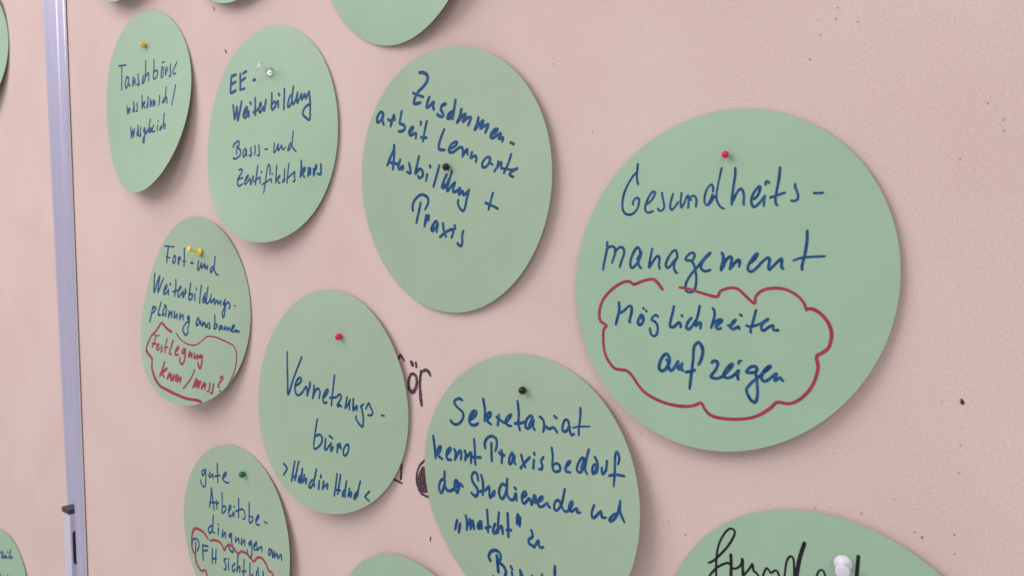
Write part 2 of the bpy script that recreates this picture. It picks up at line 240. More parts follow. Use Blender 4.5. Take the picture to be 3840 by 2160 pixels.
 ('sek', 'b'): "239:-1151,1159 -1203,1179 -1285,1147 -1305,1100 -1252,1044 -1145,982 -1129,909 -1178,826 -1269,773 -1352,790 -1382,824|237:-974,892 -894,953 -875,1017 -926,1025 -990,952 -1009,862 -974,815 -893,819 -837,856|236:-926,973 -950,920|231:-746,1224 -712,1088 -711,978 -718,903|229:-710,929 -656,1022 -602,1045 -609,991 -670,922 -591,875|226:-446,1032 -452,964 -466,880|220:-489,996 -406,953 -329,934 -254,1004 -221,1066 -285,1024 -322,959 -282,907 -214,903|219:-111,1270 -84,1110 -87,968 -58,866|217:-147,948 -28,975 24,994|215:147,1037 158,1085 116,1094 55,1024 43,929 93,915 150,968 184,1042 172,959 207,909|215:133,1023 106,961|209:286,1109 342,1076 365,1022 355,904|206:355,917 395,987 453,961 523,992 566,967 596,929|204:538,1150 574,1129|201:784,1084 761,1125 713,1118 682,1035 688,971 747,977 792,1051 801,997 831,937 878,959|197:962,1314 963,1176 949,1053 953,954|144:854,1038 948,1067 1120,1095|258:-1746,526 -1727,398 -1714,282 -1710,181|256:-1699,232 -1633,361 -1593,378 -1618,298 -1664,245 -1570,189|252:-1464,285 -1397,360 -1401,392 -1462,337 -1478,256 -1449,206 -1381,211|249:-1313,384 -1284,328 -1304,228|246:-1298,242 -1225,357 -1183,380 -1176,308 -1185,249|244:-1104,393 -1083,349 -1098,257|242:-1090,278 -1017,360 -976,379 -983,230|241:-917,602 -901,442 -903,316 -891,221|238:-960,325 -793,348|231:-700,506 -708,585 -652,667 -574,702 -495,677 -478,597 -506,489|233:-581,595 -580,483 -572,337|229:-397,523 -376,469 -388,339|229:-438,482 -384,449 -337,460|226:-176,479 -191,522 -237,445 -248,361 -205,368 -168,457 -150,484 -152,400 -124,365|221:-25,521 -1,450 49,362|221:-32,328 30,409 125,506|217:204,484 195,371|215:205,590 213,564|214:370,555 331,498 355,433 338,380 293,377|209:508,710 530,602 526,487 543,405|207:534,477 597,512 654,488 656,426 586,394 543,408|203:739,470 806,539 829,582 785,555 755,484 768,433 835,434|200:1061,663 1007,653 946,543 949,476 1001,467 1052,540 1091,647|197:1122,789 1088,646 1073,522 1112,462|199:1049,628 1012,522|195:1249,616 1210,601 1189,544 1205,487 1240,522 1251,578|193:1221,712 1261,656 1274,582 1257,505|190:1340,589 1345,526 1369,516 1408,586 1415,693 1408,570|186:1589,685 1601,772 1562,837 1539,782 1541,622 1540,505 1533,389|187:1459,510 1551,543 1688,551|265:-1548,-121 -1617,-161 -1659,-288 -1613,-351 -1555,-254 -1523,-143|255:-1526,-2 -1534,-184 -1487,-286 -1399,-272 -1292,-189 -1263,-105 -1306,-103 -1327,-195 -1279,-283 -1241,-204 -1213,-134 -1155,-164|246:-842,-5 -865,91 -931,95 -970,27 -947,-57 -869,-130 -855,-202 -906,-261 -985,-223|243:-783,86 -752,7 -746,-105 -756,-209|242:-804,-167 -697,-120|241:-705,-129 -631,-58 -624,-131 -622,-203 -593,-206 -527,-105 -531,-172|236:-312,24 -383,26 -436,-80 -413,-174 -360,-177 -305,-78 -281,36|232:-281,122 -289,-1 -273,-120 -211,-165 -156,-141 -118,-57 -105,-156|228:-141,26 -118,7|223:-10,-100 66,-42 70,-2 35,3 -7,-75 8,-153 51,-156 126,-76 157,-111 172,-153 199,-78 220,-9 246,-45 224,-108|220:247,-109 350,-46 367,2 323,-19 287,-94 310,-146 366,-135 450,-68 468,-101 500,-119|214:668,-10 639,15 585,-29 573,-112 613,-135 669,-78 716,46|206:748,188 723,58 700,-49 741,-105 798,-104 877,-9 882,46 850,28 827,-54 868,-88 933,-41 963,-32 965,-76 1017,-70|196:1238,78 1204,-23 1213,-84 1251,-81 1315,-8 1351,20 1369,-47 1435,-39|192:1600,38 1562,37 1490,-42 1504,-73 1564,-24 1612,62 1638,195|188:1643,223 1642,111 1664,53 1718,-29|266:-1301,-723 -1329,-812 -1350,-873|266:-1238,-764 -1276,-905|259:-1110,-607 -1092,-717 -1103,-820|256:-1106,-811 -1029,-648 -1019,-790|255:-1024,-784 -973,-653 -950,-770|253:-817,-629 -861,-675 -869,-738 -821,-726 -797,-624 -791,-728|247:-675,-423 -666,-565 -667,-748|247:-712,-702 -623,-658|247:-523,-597 -559,-678 -553,-736 -506,-721 -472,-656|242:-443,-408 -462,-567 -470,-706|241:-464,-667 -393,-600 -373,-700|238:-275,-384 -269,-546 -264,-718|237:-295,-634 -210,-611|314:-79,-361 -96,-480|236:-36,-393 -49,-507|229:169,-519 192,-600 123,-666 131,-721 189,-732 223,-744 295,-635 306,-701 344,-724 389,-703|266:-638,-1178 -664,-1121 -612,-1034 -514,-992 -436,-1021 -427,-1094 -462,-1148 -373,-1191 -326,-1265 -363,-1376|301:-500,-1070 -488,-1186 -479,-1304|245:-225,-1155 -202,-1186|247:-211,-1234 -189,-1324|243:-46,-1161 -33,-1289|241:-31,-1179 9,-1265|263:595,-920 596,-1088|231:363,-1105 374,-1155|235:183,-1182 235,-1197|259:-584,-1411 -565,-1437",
 ('ee', 'b'): "308:-1161,1237 -1178,1121 -1193,984 -1192,910|302:-1161,1230 -1012,1245|302:-1168,1072 -1019,1109|303:-1174,905 -1016,941|297:-865,1233 -862,1091 -864,940|305:-779,1236 -669,1260|316:-837,1097 -701,1143|252:-859,936 -714,944|305:-436,1066 -380,1066|301:-1095,666 -1063,524 -1031,398 -993,517 -968,628 -945,493 -920,367 -863,533 -810,713|293:-748,438 -649,501 -621,562 -652,579 -714,518 -740,442 -695,389 -629,412 -579,499 -558,390|286:-528,661 -497,626|282:-371,724 -362,597 -356,414|278:-424,464 -318,486 -223,534 -179,577 -201,613 -243,526 -237,464 -204,446 -141,492 -102,526 -81,460 -55,545 -34,651|266:143,756 146,636 136,524 150,468 189,456 250,503 260,567 217,595 159,541|262:276,542 332,586 341,484|262:347,719 373,692|258:515,787 512,623 508,430|254:696,656 653,598 621,510 629,456 685,476 742,552|246:773,802 747,661 737,552 775,486 843,559 891,679 879,573 890,495 943,566 1002,641 1008,541 1056,590 1091,631 1123,551 1168,613 1206,665|239:1206,663 1225,562 1240,462 1241,319 1225,173 1130,213 1049,275 1053,338 1115,404 1237,447|212:-1043,-142 -1029,-99 -942,-51 -866,-43 -850,-78 -863,-134 -896,-161 -815,-206 -786,-257 -819,-324 -916,-364 -996,-369 -1024,-347|212:-919,-129 -922,-198 -923,-282|205:-626,-239 -645,-201 -697,-244 -707,-331 -667,-349 -623,-288 -597,-241 -610,-299 -586,-339|201:-458,-191 -468,-241 -446,-310 -467,-350 -502,-333|199:-342,-165 -331,-241 -342,-334|195:-219,-170 -207,-259 -195,-327 -217,-362 -254,-344|172:-30,-258 50,-254|185:244,-162 240,-254 229,-309 257,-334 315,-278 357,-189 355,-262 371,-307 419,-257 454,-215 466,-270 508,-299 562,-260|179:709,-197 659,-247 634,-310 642,-327 696,-286 752,-199|178:781,8 765,-117 748,-217 775,-292 864,-356|204:-807,-590 -737,-584 -708,-624 -736,-672 -807,-737 -825,-795 -825,-864 -775,-903 -667,-863|201:-836,-770 -679,-750|197:-590,-806 -523,-751 -510,-715 -568,-739 -604,-825 -599,-872 -556,-866 -483,-802 -446,-779 -420,-890 -374,-797 -356,-735 -350,-798|198:-551,-750 -563,-798|193:-233,-552 -251,-678 -278,-893|190:-324,-838 -190,-777 -147,-775 -137,-883|190:-122,-658 -108,-682|174:131,-727 142,-633 108,-548 67,-572 42,-675 12,-863 -23,-1066|183:-72,-902 57,-856 170,-816 191,-879|184:195,-713 204,-729|182:325,-580 315,-718 311,-891|179:318,-858 376,-791 419,-765 405,-797 352,-832 394,-888 421,-898|176:497,-885 553,-809|176:552,-658 548,-876|176:669,-563 646,-707 625,-905|172:609,-835 718,-777 826,-718 822,-780 834,-864 814,-888 778,-882|247:1000,-528 1007,-644 983,-811|244:997,-789 1048,-687 1100,-663 1086,-712 1037,-755 1086,-825|241:1197,-666 1183,-806 1241,-680 1236,-783|238:1323,-691 1328,-804 1388,-634 1396,-700|233:1515,-621 1513,-708 1505,-786 1459,-792 1423,-777",
 ('tausch', 'b'): "219:-1189,969 -815,938|276:-1028,931 -1035,671 -1064,423|272:-727,644 -782,664 -846,571 -866,469 -806,420 -720,510 -691,625 -703,523 -632,437|256:-475,622 -492,525 -492,432 -412,544 -396,583 -374,436|250:-240,650 -224,534 -192,428 -238,414 -295,441|245:18,586 -26,508 -39,440 6,428 64,511|237:106,899 98,694 80,480|234:84,537 208,619 238,574 243,433|226:455,871 461,688 441,505|225:445,604 560,632 618,581 595,499 491,453 442,476|218:802,681 768,576 781,449 841,481 846,608 802,681|216:803,768 819,758|214:861,775 877,765|212:923,651 953,477 1003,629 1015,564|210:1129,679 1123,585 1156,483 1135,425 1087,450|207:1362,696 1299,603 1242,534 1266,457 1348,469|277:-783,4 -747,-161 -689,-63 -664,-140 -621,-59|266:-456,56 -421,-26 -400,-151|270:-437,-47 -474,-139 -418,-120|262:-276,13 -273,-73 -253,-148 -312,-149|252:-45,157 -39,18 -32,-118|248:-34,-85 54,4 86,-14 17,-47 100,-128|244:230,100 232,-27 231,-133|247:209,-39 184,-116 227,-85|238:323,46 350,-124 391,-5 431,-133|234:472,0 498,-126 532,-21 561,-119|228:742,64 740,-28 727,-123|225:923,-9 875,-71 892,-106 955,-52|220:996,212 983,72 965,-92|219:969,-53 1030,7 1058,-124|212:1361,210 1309,-8 1257,-181|279:-570,-495 -519,-724 -462,-557 -405,-710 -361,-537|268:-198,-487 -172,-596 -160,-712|273:-208,-566 -239,-693 -183,-654|266:-56,-537 -69,-635 -43,-722 -103,-720|262:132,-567 89,-606 117,-657 152,-601 153,-743 155,-871 97,-876 82,-809 167,-730 251,-639|255:251,-639 257,-691 331,-589|247:372,-412 347,-544 355,-679 430,-598 454,-666 403,-690|244:468,-656 553,-552 506,-602 509,-686 622,-682|239:723,-569 716,-676|235:724,-472 728,-481|234:900,-599 836,-647 856,-682 919,-627|228:976,-346 968,-490 980,-658|227:986,-605 1036,-570 1057,-665",
 ('fort', 'b'): "203:-1248,1345 -827,1327|285:-1079,1331 -1105,1161 -1113,999|171:-1167,1110 -986,1090|269:-807,1132 -854,1035 -818,975 -740,1036 -749,1119 -823,1139|264:-620,1106 -604,956 -559,1109 -527,1067|258:-386,1291 -372,1111 -368,926|160:-432,1026 -297,1021|237:-102,996 -13,993|234:195,1039 168,884 215,854 305,993 316,889 429,981 438,891 532,942 524,866|224:723,932 647,879 650,814 726,854 781,956|221:803,1134 779,989 776,882 833,791 919,767|287:-1616,735 -1603,541 -1544,327 -1466,545 -1380,683 -1391,504 -1381,333 -1278,508 -1201,637|270:-1118,369 -1022,459 -1049,498 -1121,412 -1132,329 -1063,310 -963,375 -940,402 -919,294|265:-894,539 -875,509|257:-666,624 -646,458 -660,281|253:-748,369 -556,402|246:-528,391 -438,462 -462,482 -525,405 -534,295 -482,269 -367,369 -336,377 -325,262 -262,359 -259,440 -224,363|234:-69,564 -89,407 -102,243 -18,233 34,315 -20,352 -101,296|230:115,357 125,225|232:147,475 168,441|227:337,529 310,353 303,178|222:496,385 427,290 423,197 487,213 547,335|221:477,332 461,250|214:574,516 547,335 528,201 583,177 668,259 695,358 684,259 706,196 781,263 821,276 820,174 915,253 942,179 1022,244 1030,156|201:1172,277 1109,197 1138,161 1161,236 1173,94 1148,-54 1111,-79 1095,23 1161,120 1249,229 1313,192 1326,130 1272,101|171:1469,170 1491,167|274:-1524,10 -1533,-111 -1558,-312|270:-1535,-53 -1435,7 -1385,-38 -1476,-125|263:-1195,112 -1237,-38 -1247,-139 -1150,-159|257:-1002,28 -1064,-58 -1063,-154 -994,-122|258:-1032,65 -945,20 -939,-162|249:-822,-48 -819,-183|249:-809,-143 -713,-56 -702,-177|242:-597,-50 -591,-185 -497,-101 -492,-193|236:-385,-81 -377,-201|235:-377,-176 -269,-103 -248,-201|223:-47,-105 -97,-146 -72,-184 -29,-143 -27,-291 -56,-372 -31,-453 -104,-514 -207,-441 -219,-372 -122,-256 -11,-222|217:318,-183 289,-132 235,-221 243,-287 305,-269 360,-190 396,-264 461,-274|211:459,-212 449,-288 527,-221 558,-309 619,-243 614,-312|207:661,-214 699,-276 699,-327 664,-323|203:846,-49 856,-187 838,-319 907,-301 931,-236 863,-229|199:1053,-245 1006,-285 1010,-335 1067,-305 1095,-256 1110,-329|192:1179,-251 1166,-326 1242,-274 1255,-334 1314,-270 1347,-329 1387,-322 1472,-245 1461,-209 1406,-262 1392,-328 1449,-349 1528,-307 1529,-357 1604,-318 1614,-358",
 ('fort', 'r'): "297:-637,-479 -844,-418 -1055,-318 -1164,-417 -1279,-538 -1383,-603 -1480,-767 -1509,-898 -1466,-966 -1276,-1064 -1208,-1115 -1172,-1267 -1066,-1412 -920,-1539 -753,-1634 -513,-1687 -215,-1747 131,-1802 436,-1806 587,-1829|150:-445,-500 -304,-599 -101,-675 134,-706 311,-680 457,-602 600,-505 750,-484 942,-496 1194,-552 1438,-615 1539,-727 1563,-869 1512,-1110 1424,-1289 1298,-1456",
 ('fort', 's'): "141:-1353,-593 -1068,-592|230:-1205,-605 -1238,-721 -1286,-850|227:-1315,-776 -1149,-771|224:-1102,-853 -1042,-780 -1088,-784 -1110,-867 -1056,-896 -998,-848|218:-932,-786 -943,-841 -884,-892 -940,-929|218:-767,-634 -784,-773 -778,-923|215:-828,-825 -705,-809|263:-537,-653 -579,-799 -607,-924 -545,-953|259:-392,-883 -308,-796 -341,-785 -402,-870 -379,-948 -288,-930|247:-68,-799 -152,-823 -152,-892 -90,-873 -72,-806 -51,-966 -95,-1104 -156,-1116 -212,-1062 -224,-997|244:88,-849 75,-954 159,-871 172,-960|238:247,-864 265,-966 356,-897 364,-972|232:500,-886 422,-916 453,-941 508,-899 517,-1030 482,-1152 425,-1119 383,-1037|259:-744,-1129 -778,-1275 -829,-1422|255:-791,-1360 -667,-1261 -629,-1272 -752,-1356 -677,-1437|248:-517,-1332 -562,-1461 -458,-1358 -438,-1478|244:-363,-1352 -386,-1487 -266,-1351 -275,-1483|239:-192,-1365 -218,-1492 -114,-1392 -122,-1504|190:305,-1206 196,-1410 9,-1606|226:380,-1375 332,-1479 305,-1559 407,-1420 444,-1421 395,-1538 500,-1426 514,-1451 459,-1559|220:623,-1428 561,-1563 672,-1451 662,-1567|215:804,-1432 803,-1530 788,-1589 735,-1603|213:913,-1436 901,-1534 888,-1613 835,-1631|212:1098,-1293 1155,-1261 1167,-1311 1085,-1398 1055,-1467 1091,-1487|209:1109,-1566 1120,-1554",
 ('gute', 'b'): "216:-1037,1292 -1159,1235 -1145,1142 -1056,1233 -1027,1293 -1026,1081 -1066,920 -1180,934 -1236,1039|215:-867,1263 -903,1166 -835,1175 -766,1242 -750,1155|211:-602,1487 -596,1296 -582,1109|210:-682,1213 -513,1262|209:-413,1214 -287,1313 -297,1364 -390,1275 -373,1183 -280,1156 -181,1171|220:-823,939 -846,743 -906,519|219:-823,939 -778,718 -732,497|219:-896,615 -676,661|219:-640,703 -627,538|217:-642,625 -562,684|215:-432,909 -425,693 -439,492|215:-426,616 -317,658 -301,585 -398,491|215:-200,549 -104,680 -148,709 -192,589 -166,484 -65,522 2,608 -5,510|210:9,723 16,709|208:166,915 175,743 169,530|206:76,637 299,728 382,676 399,572 324,527|204:539,909 544,711 553,523 644,549 674,644 577,641|201:788,582 889,710 848,719 777,616 805,535 916,551|209:1078,648 1159,638|230:-834,133 -944,72 -977,-15 -915,-46 -821,41 -788,147|228:-772,363 -798,145 -815,23 -724,-1|225:-581,132 -593,1|223:-585,223 -578,209|221:-414,132 -446,-13 -328,104 -321,-12|220:-86,142 -183,94 -167,44 -87,113 -90,-36 -25,-188 -78,-240 -180,-193 -194,-85|215:66,112 55,3 168,108 183,6|212:285,127 268,-1 385,124 395,3|210:633,166 541,101 575,57 633,138 651,-75 601,-195 502,-132 485,-47|207:700,48 822,157 796,178 722,90 739,16 830,48 846,99 837,31 991,136 999,36|198:1309,145 1261,168 1232,61 1280,55 1346,172 1376,27 1440,161 1444,45 1528,148 1553,56 1652,154 1687,56|240:-1655,-476 -1626,-370 -1516,-307 -1395,-325 -1378,-432 -1457,-570|247:-1504,-386 -1540,-694|241:-1226,-379 -1229,-557 -1227,-714|235:-1227,-389 -1012,-352|237:-1217,-504 -1037,-448|238:-843,-363 -863,-679|236:-697,-337 -733,-644|234:-857,-585 -691,-538|229:-312,-443 -395,-490 -325,-578 -347,-678 -404,-678|229:-226,-498 -225,-644|226:-223,-423 -220,-434|227:20,-451 -81,-551 -49,-644 34,-562|221:146,-199 125,-400 92,-596|221:111,-537 209,-467 196,-586|219:366,-284 357,-432 342,-663|219:283,-547 424,-499|217:584,-300 582,-567 683,-492|212:866,-316 899,-505|214:823,-398 806,-513|209:1046,-340 1070,-456",
 ('gute', 'r'): "285:-1002,-192 -1134,-101 -1295,-69 -1479,-75 -1589,-157 -1661,-338 -1671,-525 -1613,-634 -1549,-669 -1533,-819 -1424,-934 -1314,-971 -1140,-918 -1105,-1070|247:-916,-209 -706,-148 -494,-165 -368,-275 -302,-185 -161,-119 -7,-149 146,-211 266,-140 435,-131 601,-181 717,-229 832,-124 995,-86 1157,-161 1239,-261 1352,-269 1449,-367",
 ('frund', 'k'): "135:-1347,1050 -1269,1112 -1130,1284 -1048,1426 -1026,1512 -1078,1536 -1146,1469 -1215,1330 -1248,1172 -1253,1006 -1248,871|137:-1338,894 -1239,1024 -1113,1112 -1085,1099|201:-1070,1218 -1064,1112 -1065,922|134:-1056,1062 -1001,1075 -947,1129 -927,1208|200:-927,1202 -922,1109 -910,965|132:-910,1012 -838,1119 -805,1178 -790,1105 -756,1088 -709,1035|128:-689,1040 -645,1168 -612,1164 -586,1135 -535,1179 -502,1158 -484,1085|123:-431,1112 -409,1312 -366,1385 -328,1347 -321,1130|222:-214,1573 -260,1403 -282,1269 -299,1137|117:-85,1209 -50,1304 -3,1317 26,1227|195:355,1573 341,1316",
 ('zeit', 'b'): "405:-287,1185 -122,1237 -155,1146 -206,1050 -24,1107 90,1202 68,1119 194,1167 218,1123|395:310,1351 315,1339|392:551,1486 466,1320 459,1184|390:365,1199 662,1266|422:-403,437 -323,403|410:265,581 268,538",
 ('felt', 'm'): "258:-10509,-1571 -10468,-1484 -10427,-1444 -10350,-1528|364:-10187,-1531 -10160,-1572|301:-10083,-1543 -10073,-1592|290:-10198,-1723 -10252,-1847 -10241,-1973 -10152,-2014 -10078,-1918 -10071,-1773 -10142,-1720 -10198,-1732|366:-9968,-1663 -9996,-1854 -9986,-2034 -9964,-2198|287:-9968,-1672 -9868,-1629 -9793,-1654 -9757,-1708|279:-10438,-3239 -10448,-3352 -10464,-3486|250:-10639,-3525 -10439,-3556|225:-9901,-3074 -10030,-3202 -10088,-3341 -10085,-3488 -10011,-3620 -9897,-3657 -9810,-3652|413:-9942,-3232 -10015,-3382 -10009,-3509 -9959,-3569 -9846,-3550|503:-9886,-3231 -9957,-3390 -9921,-3529 -9819,-3454|503:-9867,-3282 -9882,-3448",
}
BALLS = {'tausch': (-0.91567, 0.23505, 0.00452, 0.00321), 'zus': (-0.46210, 0.07511, 0.00491, 0.00278), 'ges': (-0.24443, 0.06914, 0.00249, 0.00210), 'ver': (-0.59027, -0.06155, 0.00485, 0.00297), 'sek': (-0.39200, -0.08481, 0.00303, 0.00276), 'gute': (-0.74651, -0.21135, 0.00258, 0.00312)}
PUSHES = {'fort': (-0.81545, 0.00949, 0.00557, -0.81629, 0.01249, 0.01607, 0.00441, 0.00345), 'ee': (-0.68570, 0.17563, 0.00609, -0.68486, 0.17871, 0.01609, 0.00453, 0.00355), 'frund': (-0.17514, -0.15326, 0.00475, -0.17299, -0.15403, 0.01325, 0.00473, 0.00380)}
HOLES = [(-0.1857, 0.1419, 2.20), (-0.1862, 0.1364, 2.20), (-0.1954, 0.1371, 1.40), (-0.1753, 0.1328, 2.20), (-0.1941, 0.1293, 2.20), (-0.1994, 0.1172, 2.60), (-0.1158, 0.0845, 2.20), (-0.1093, 0.0762, 2.20), (-0.1090, 0.0711, 2.20), (-0.1267, 0.0589, 2.20), (-0.1653, 0.0682, 1.40), (-0.1313, -0.0604, 1.50), (-0.1227, -0.0810, 2.20), (-0.1230, -0.0953, 2.20), (-0.1520, -0.1145, 1.60), (-0.1419, -0.1296, 2.20), (-0.1385, -0.1314, 3.40), (-0.1240, -0.1265, 2.60), (-0.1236, -0.1363, 2.20), (-0.2805, -0.1554, 2.20), (-0.2692, -0.1611, 2.60), (-0.1918, -0.1276, 2.00), (-0.1678, -0.1253, 2.40), (-0.2175, -0.1315, 1.60), (-0.6120, -0.2595, 1.60), (-0.7149, -0.0523, 2.20), (-0.5277, -0.0369, 1.60), (-0.3698, 0.1387, 2.20), (-1.0983, 0.2254, 2.20), (-0.3380, 0.0912, 2.20), (-0.3264, 0.0885, 1.50), (-0.3468, 0.0550, 1.50), (-0.2028, -0.0773, 1.50), (-0.2145, -0.0855, 1.60), (-0.3008, -0.1027, 2.20), (-0.3955, 0.1296, 1.60), (-0.3531, 0.1034, 1.30), (-0.8944, -0.1724, 1.60), (-1.0979, 0.0696, 2.00), (-0.3775, -0.1171, 1.30)]
CHIPS = [(-0.12281, -0.05810, -0.12204, -0.06091, 0.00170), (-0.76674, 0.20868, -0.76313, 0.20478, 0.00157), (-0.78484, 0.25318, -0.78262, 0.24862, 0.00119), (-0.48931, -0.21463, -0.49027, -0.21920, 0.00106)]
OVER = {'ee': (-0.7333, 0.3443), 'tausch': (-0.9486, 0.3849)}
R = 0.0975          # every card is a disc of 19.5 cm


def hpoly(q, a, b):
    ta, tb, qa, qb, qc, c1, c2 = q
    return ta * a + tb * b + qa * a * a + qb * b * b + qc * a * b + c1 * b ** 3 + c2 * a * b * b


def card_h(card, x, z):
    u, v, h0, q = CARDS[card]
    a, b = x / R, z / R
    return h0 + hpoly(q, a, b)


# ------------------------------------------------------------------ boards
def board_box(x0, x1, y0, y1, z0, z1):
    v = [(x, y, z) for x in (x0, x1) for y in (y0, y1) for z in (z0, z1)]
    f = [(0, 1, 3, 2), (4, 6, 7, 5), (0, 4, 5, 1), (2, 3, 7, 6), (0, 2, 6, 4), (1, 5, 7, 3)]
    return v, f


def extrude_profile(prof, z0, z1):
    """closed profile [(x, h)] seen from above, h towards the viewer, swept along z"""
    n = len(prof)
    v = [(x, -h, z0) for x, h in prof] + [(x, -h, z1) for x, h in prof]
    f = [(i, (i + 1) % n, n + (i + 1) % n, n + i) for i in range(n)]
    f += [tuple(range(n))[::-1], tuple(range(n, 2 * n))]
    return v, f


def arc(cx, ch, r, a0, a1, n=6):
    return [(cx + r * math.cos(math.radians(a0 + (a1 - a0) * i / n)), ch + r * math.sin(math.radians(a0 + (a1 - a0) * i / n))) for i in range(n + 1)]


ZB, ZT = -0.72, 0.72
board = empty("pinboard", (0, 0, ZB))
tag(board, "pink felt pinboard carrying most of the green cards, right of the aluminium post", "pinboard", "felt pinboards standing side by side")


def on_board(o, root=board):
    o.parent = root
    o.matrix_parent_inverse = Matrix.Translation(-Vector(root.location))
    return o


v, f = board_box(-1.1290, 0.128, 0.0, 0.018, ZB, ZT)
on_board(link("felt_panel", v, f, M_FELT, smooth=False))
# aluminium stile: bead on the inner edge, flat face, rounded outer edge
ridge = arc(-1.1462, -0.0012, 0.0050, 62, 138, 12)
prof = [(-1.1268, -0.001), (-1.1268, 0.0031)] + [(-1.1315, 0.0032), (-1.1318, 0.0030), (-1.1322, 0.0030), (-1.1325, 0.0032)] \
    + [(-1.1435, 0.0031)] + ridge + [(-1.1501, 0.0018), (-1.1501, -0.0095), (-1.1300, -0.0095), (-1.1300, -0.001)]
bead = [(-1.1231, -0.001), (-1.1230, 0.0020)] + arc(-1.1245, 0.0020, 0.0014, 10, 170, 10) + [(-1.1264, 0.0020), (-1.1266, 0.0012), (-1.1266, -0.001)]
v, f = extrude_profile(prof[::-1], ZB - 0.004, ZT + 0.004)
frame = on_board(link("frame_stile", v, f, M_ALU, smooth=False))
v, f = extrude_profile(bead[::-1], ZB - 0.004, ZT + 0.004)
on_board(link("frame_bead", v, f, M_POLISHED, smooth=False))
v, f = board_box(-1.1230, -1.1222, -0.0004, -0.0001, ZB, ZT)  # thin dark strip standing in for the shadow line between bead and felt
on_board(link("shadow_strip", v, f, M_SLOT, smooth=False))
v, f = extrude_profile([(-x - 0.995, h) for x, h in prof], ZB - 0.004, ZT + 0.004)
on_board(link("frame_stile", v, f, M_ALU, smooth=False))
for z in (ZT, ZB - 0.02):
    v, f = board_box(-1.1228, 0.1278, -0.0030, 0.020, z + 0.0002, z + 0.02)
    on_board(link("frame_rail", v, f, M_ALU, smooth=False))

# the second board leans a little to the left
left = empty("pinboard", (-1.1905, 0, ZB))
tag(left, "pink felt pinboard behind the aluminium post, along the left edge of the photo", "pinboard", "felt pinboards standing side by side")
v, f = board_box(-1.22, -0.003, 0.0162, 0.034, 0, ZT - ZB)
link("felt_panel", v, f, M_FELT, left, smooth=False)
prof2 = [(0.044, -0.036)] + arc(0.042, -0.0122, 0.002, 0, 90, 4) + [(0.0045, -0.0102), (0.0040, -0.0106), (0.0035, -0.0106), (0.0030, -0.0102)] + arc(-0.0060, -0.0122, 0.002, 90, 180, 4) + [(-0.0080, -0.0161), (-0.0030, -0.0161), (-0.0030, -0.036)]
v, f = extrude_profile(prof2[::-1], -0.004, ZT - ZB + 0.004)
link("frame_stile", v, f, M_ALU, left, smooth=False)
left.rotation_euler = (0, math.radians(-1.34), 0)

# ------------------------------------------------------------------ stand leg between the two boards
leg = empty("stand_leg", (-1.1680, 0, ZB))
tag(leg, "pale metal stand leg with black cap and dark slot, lower left", "stand leg")
LT = -0.3456 - ZB
v, f = board_box(-0.0210, 0.0, -0.0020, 0.0100, 0, LT - 0.0002)
link("tube", v, f, M_ALU_LIGHT, leg, smooth=False)
cap_prof = [(0.0008, -0.0100), (0.0008, 0.0026), (0.0000, 0.0034), (-0.0215, 0.0034), (-0.0226, 0.0024), (-0.0226, -0.0100)]
v, f = extrude_profile(cap_prof, LT, LT + 0.0062)
link("cap", v, f, M_RUBBER, leg, smooth=False)
# oblong slot in the leg's right side: a shallow dark inset with round ends
pts = []
for k in range(13):
    a = math.pi * k / 12
    pts.append((-0.0045 + 0.0042 * math.cos(a), 0.0055 * math.sin(a)))
for k in range(13):
    a = math.pi + math.pi * k / 12
    pts.append((-0.0045 + 0.0042 * math.cos(a), -0.0365 + 0.0055 * math.sin(a)))
zc = -0.3745 - ZB
n = len(pts)
v = [(0.0003, -h, zc + z) for h, z in pts] + [(0.0001, -h, zc + z) for h, z in pts]
f = [tuple(range(n))] + [(i, n + i, n + (i + 1) % n, (i + 1) % n) for i in range(n)]
link("slot", v, f, M_SLOT, leg, smooth=False)


# ------------------------------------------------------------------ handwriting: strokes -> smooth outlines -> thin ink sheets
def smooth_pts(p, n=5):
    if len(p) < 3:
        t = np.linspace(0, 1, 6)[:, None]
        return p[0] * (1 - t) + p[-1] * t
    q = np.vstack([2 * p[0] - p[1], p, 2 * p[-1] - p[-2]])
    out = []
    t = np.linspace(0, 1, n, endpoint=False)[:, None]
    for i in range(1, len(q) - 2):
        a, b, c, d = q[i - 1:i + 3]
        out.append(.5 * (2 * b + (c - a) * t + (2 * a - 5 * b + 4 * c - d) * t * t + (3 * b - a - 3 * c + d) * t ** 3))
    out.append(p[-1:])
    return np.vstack(out)


def parse(s):
    res = []
    for part in s.split('|'):
        w, pts = part.split(':')
        P = np.array([[int(c) for c in p.split(',')] for p in pts.split()], float) / 2e4
        res.append((int(w) / 1e5, P))
    return res


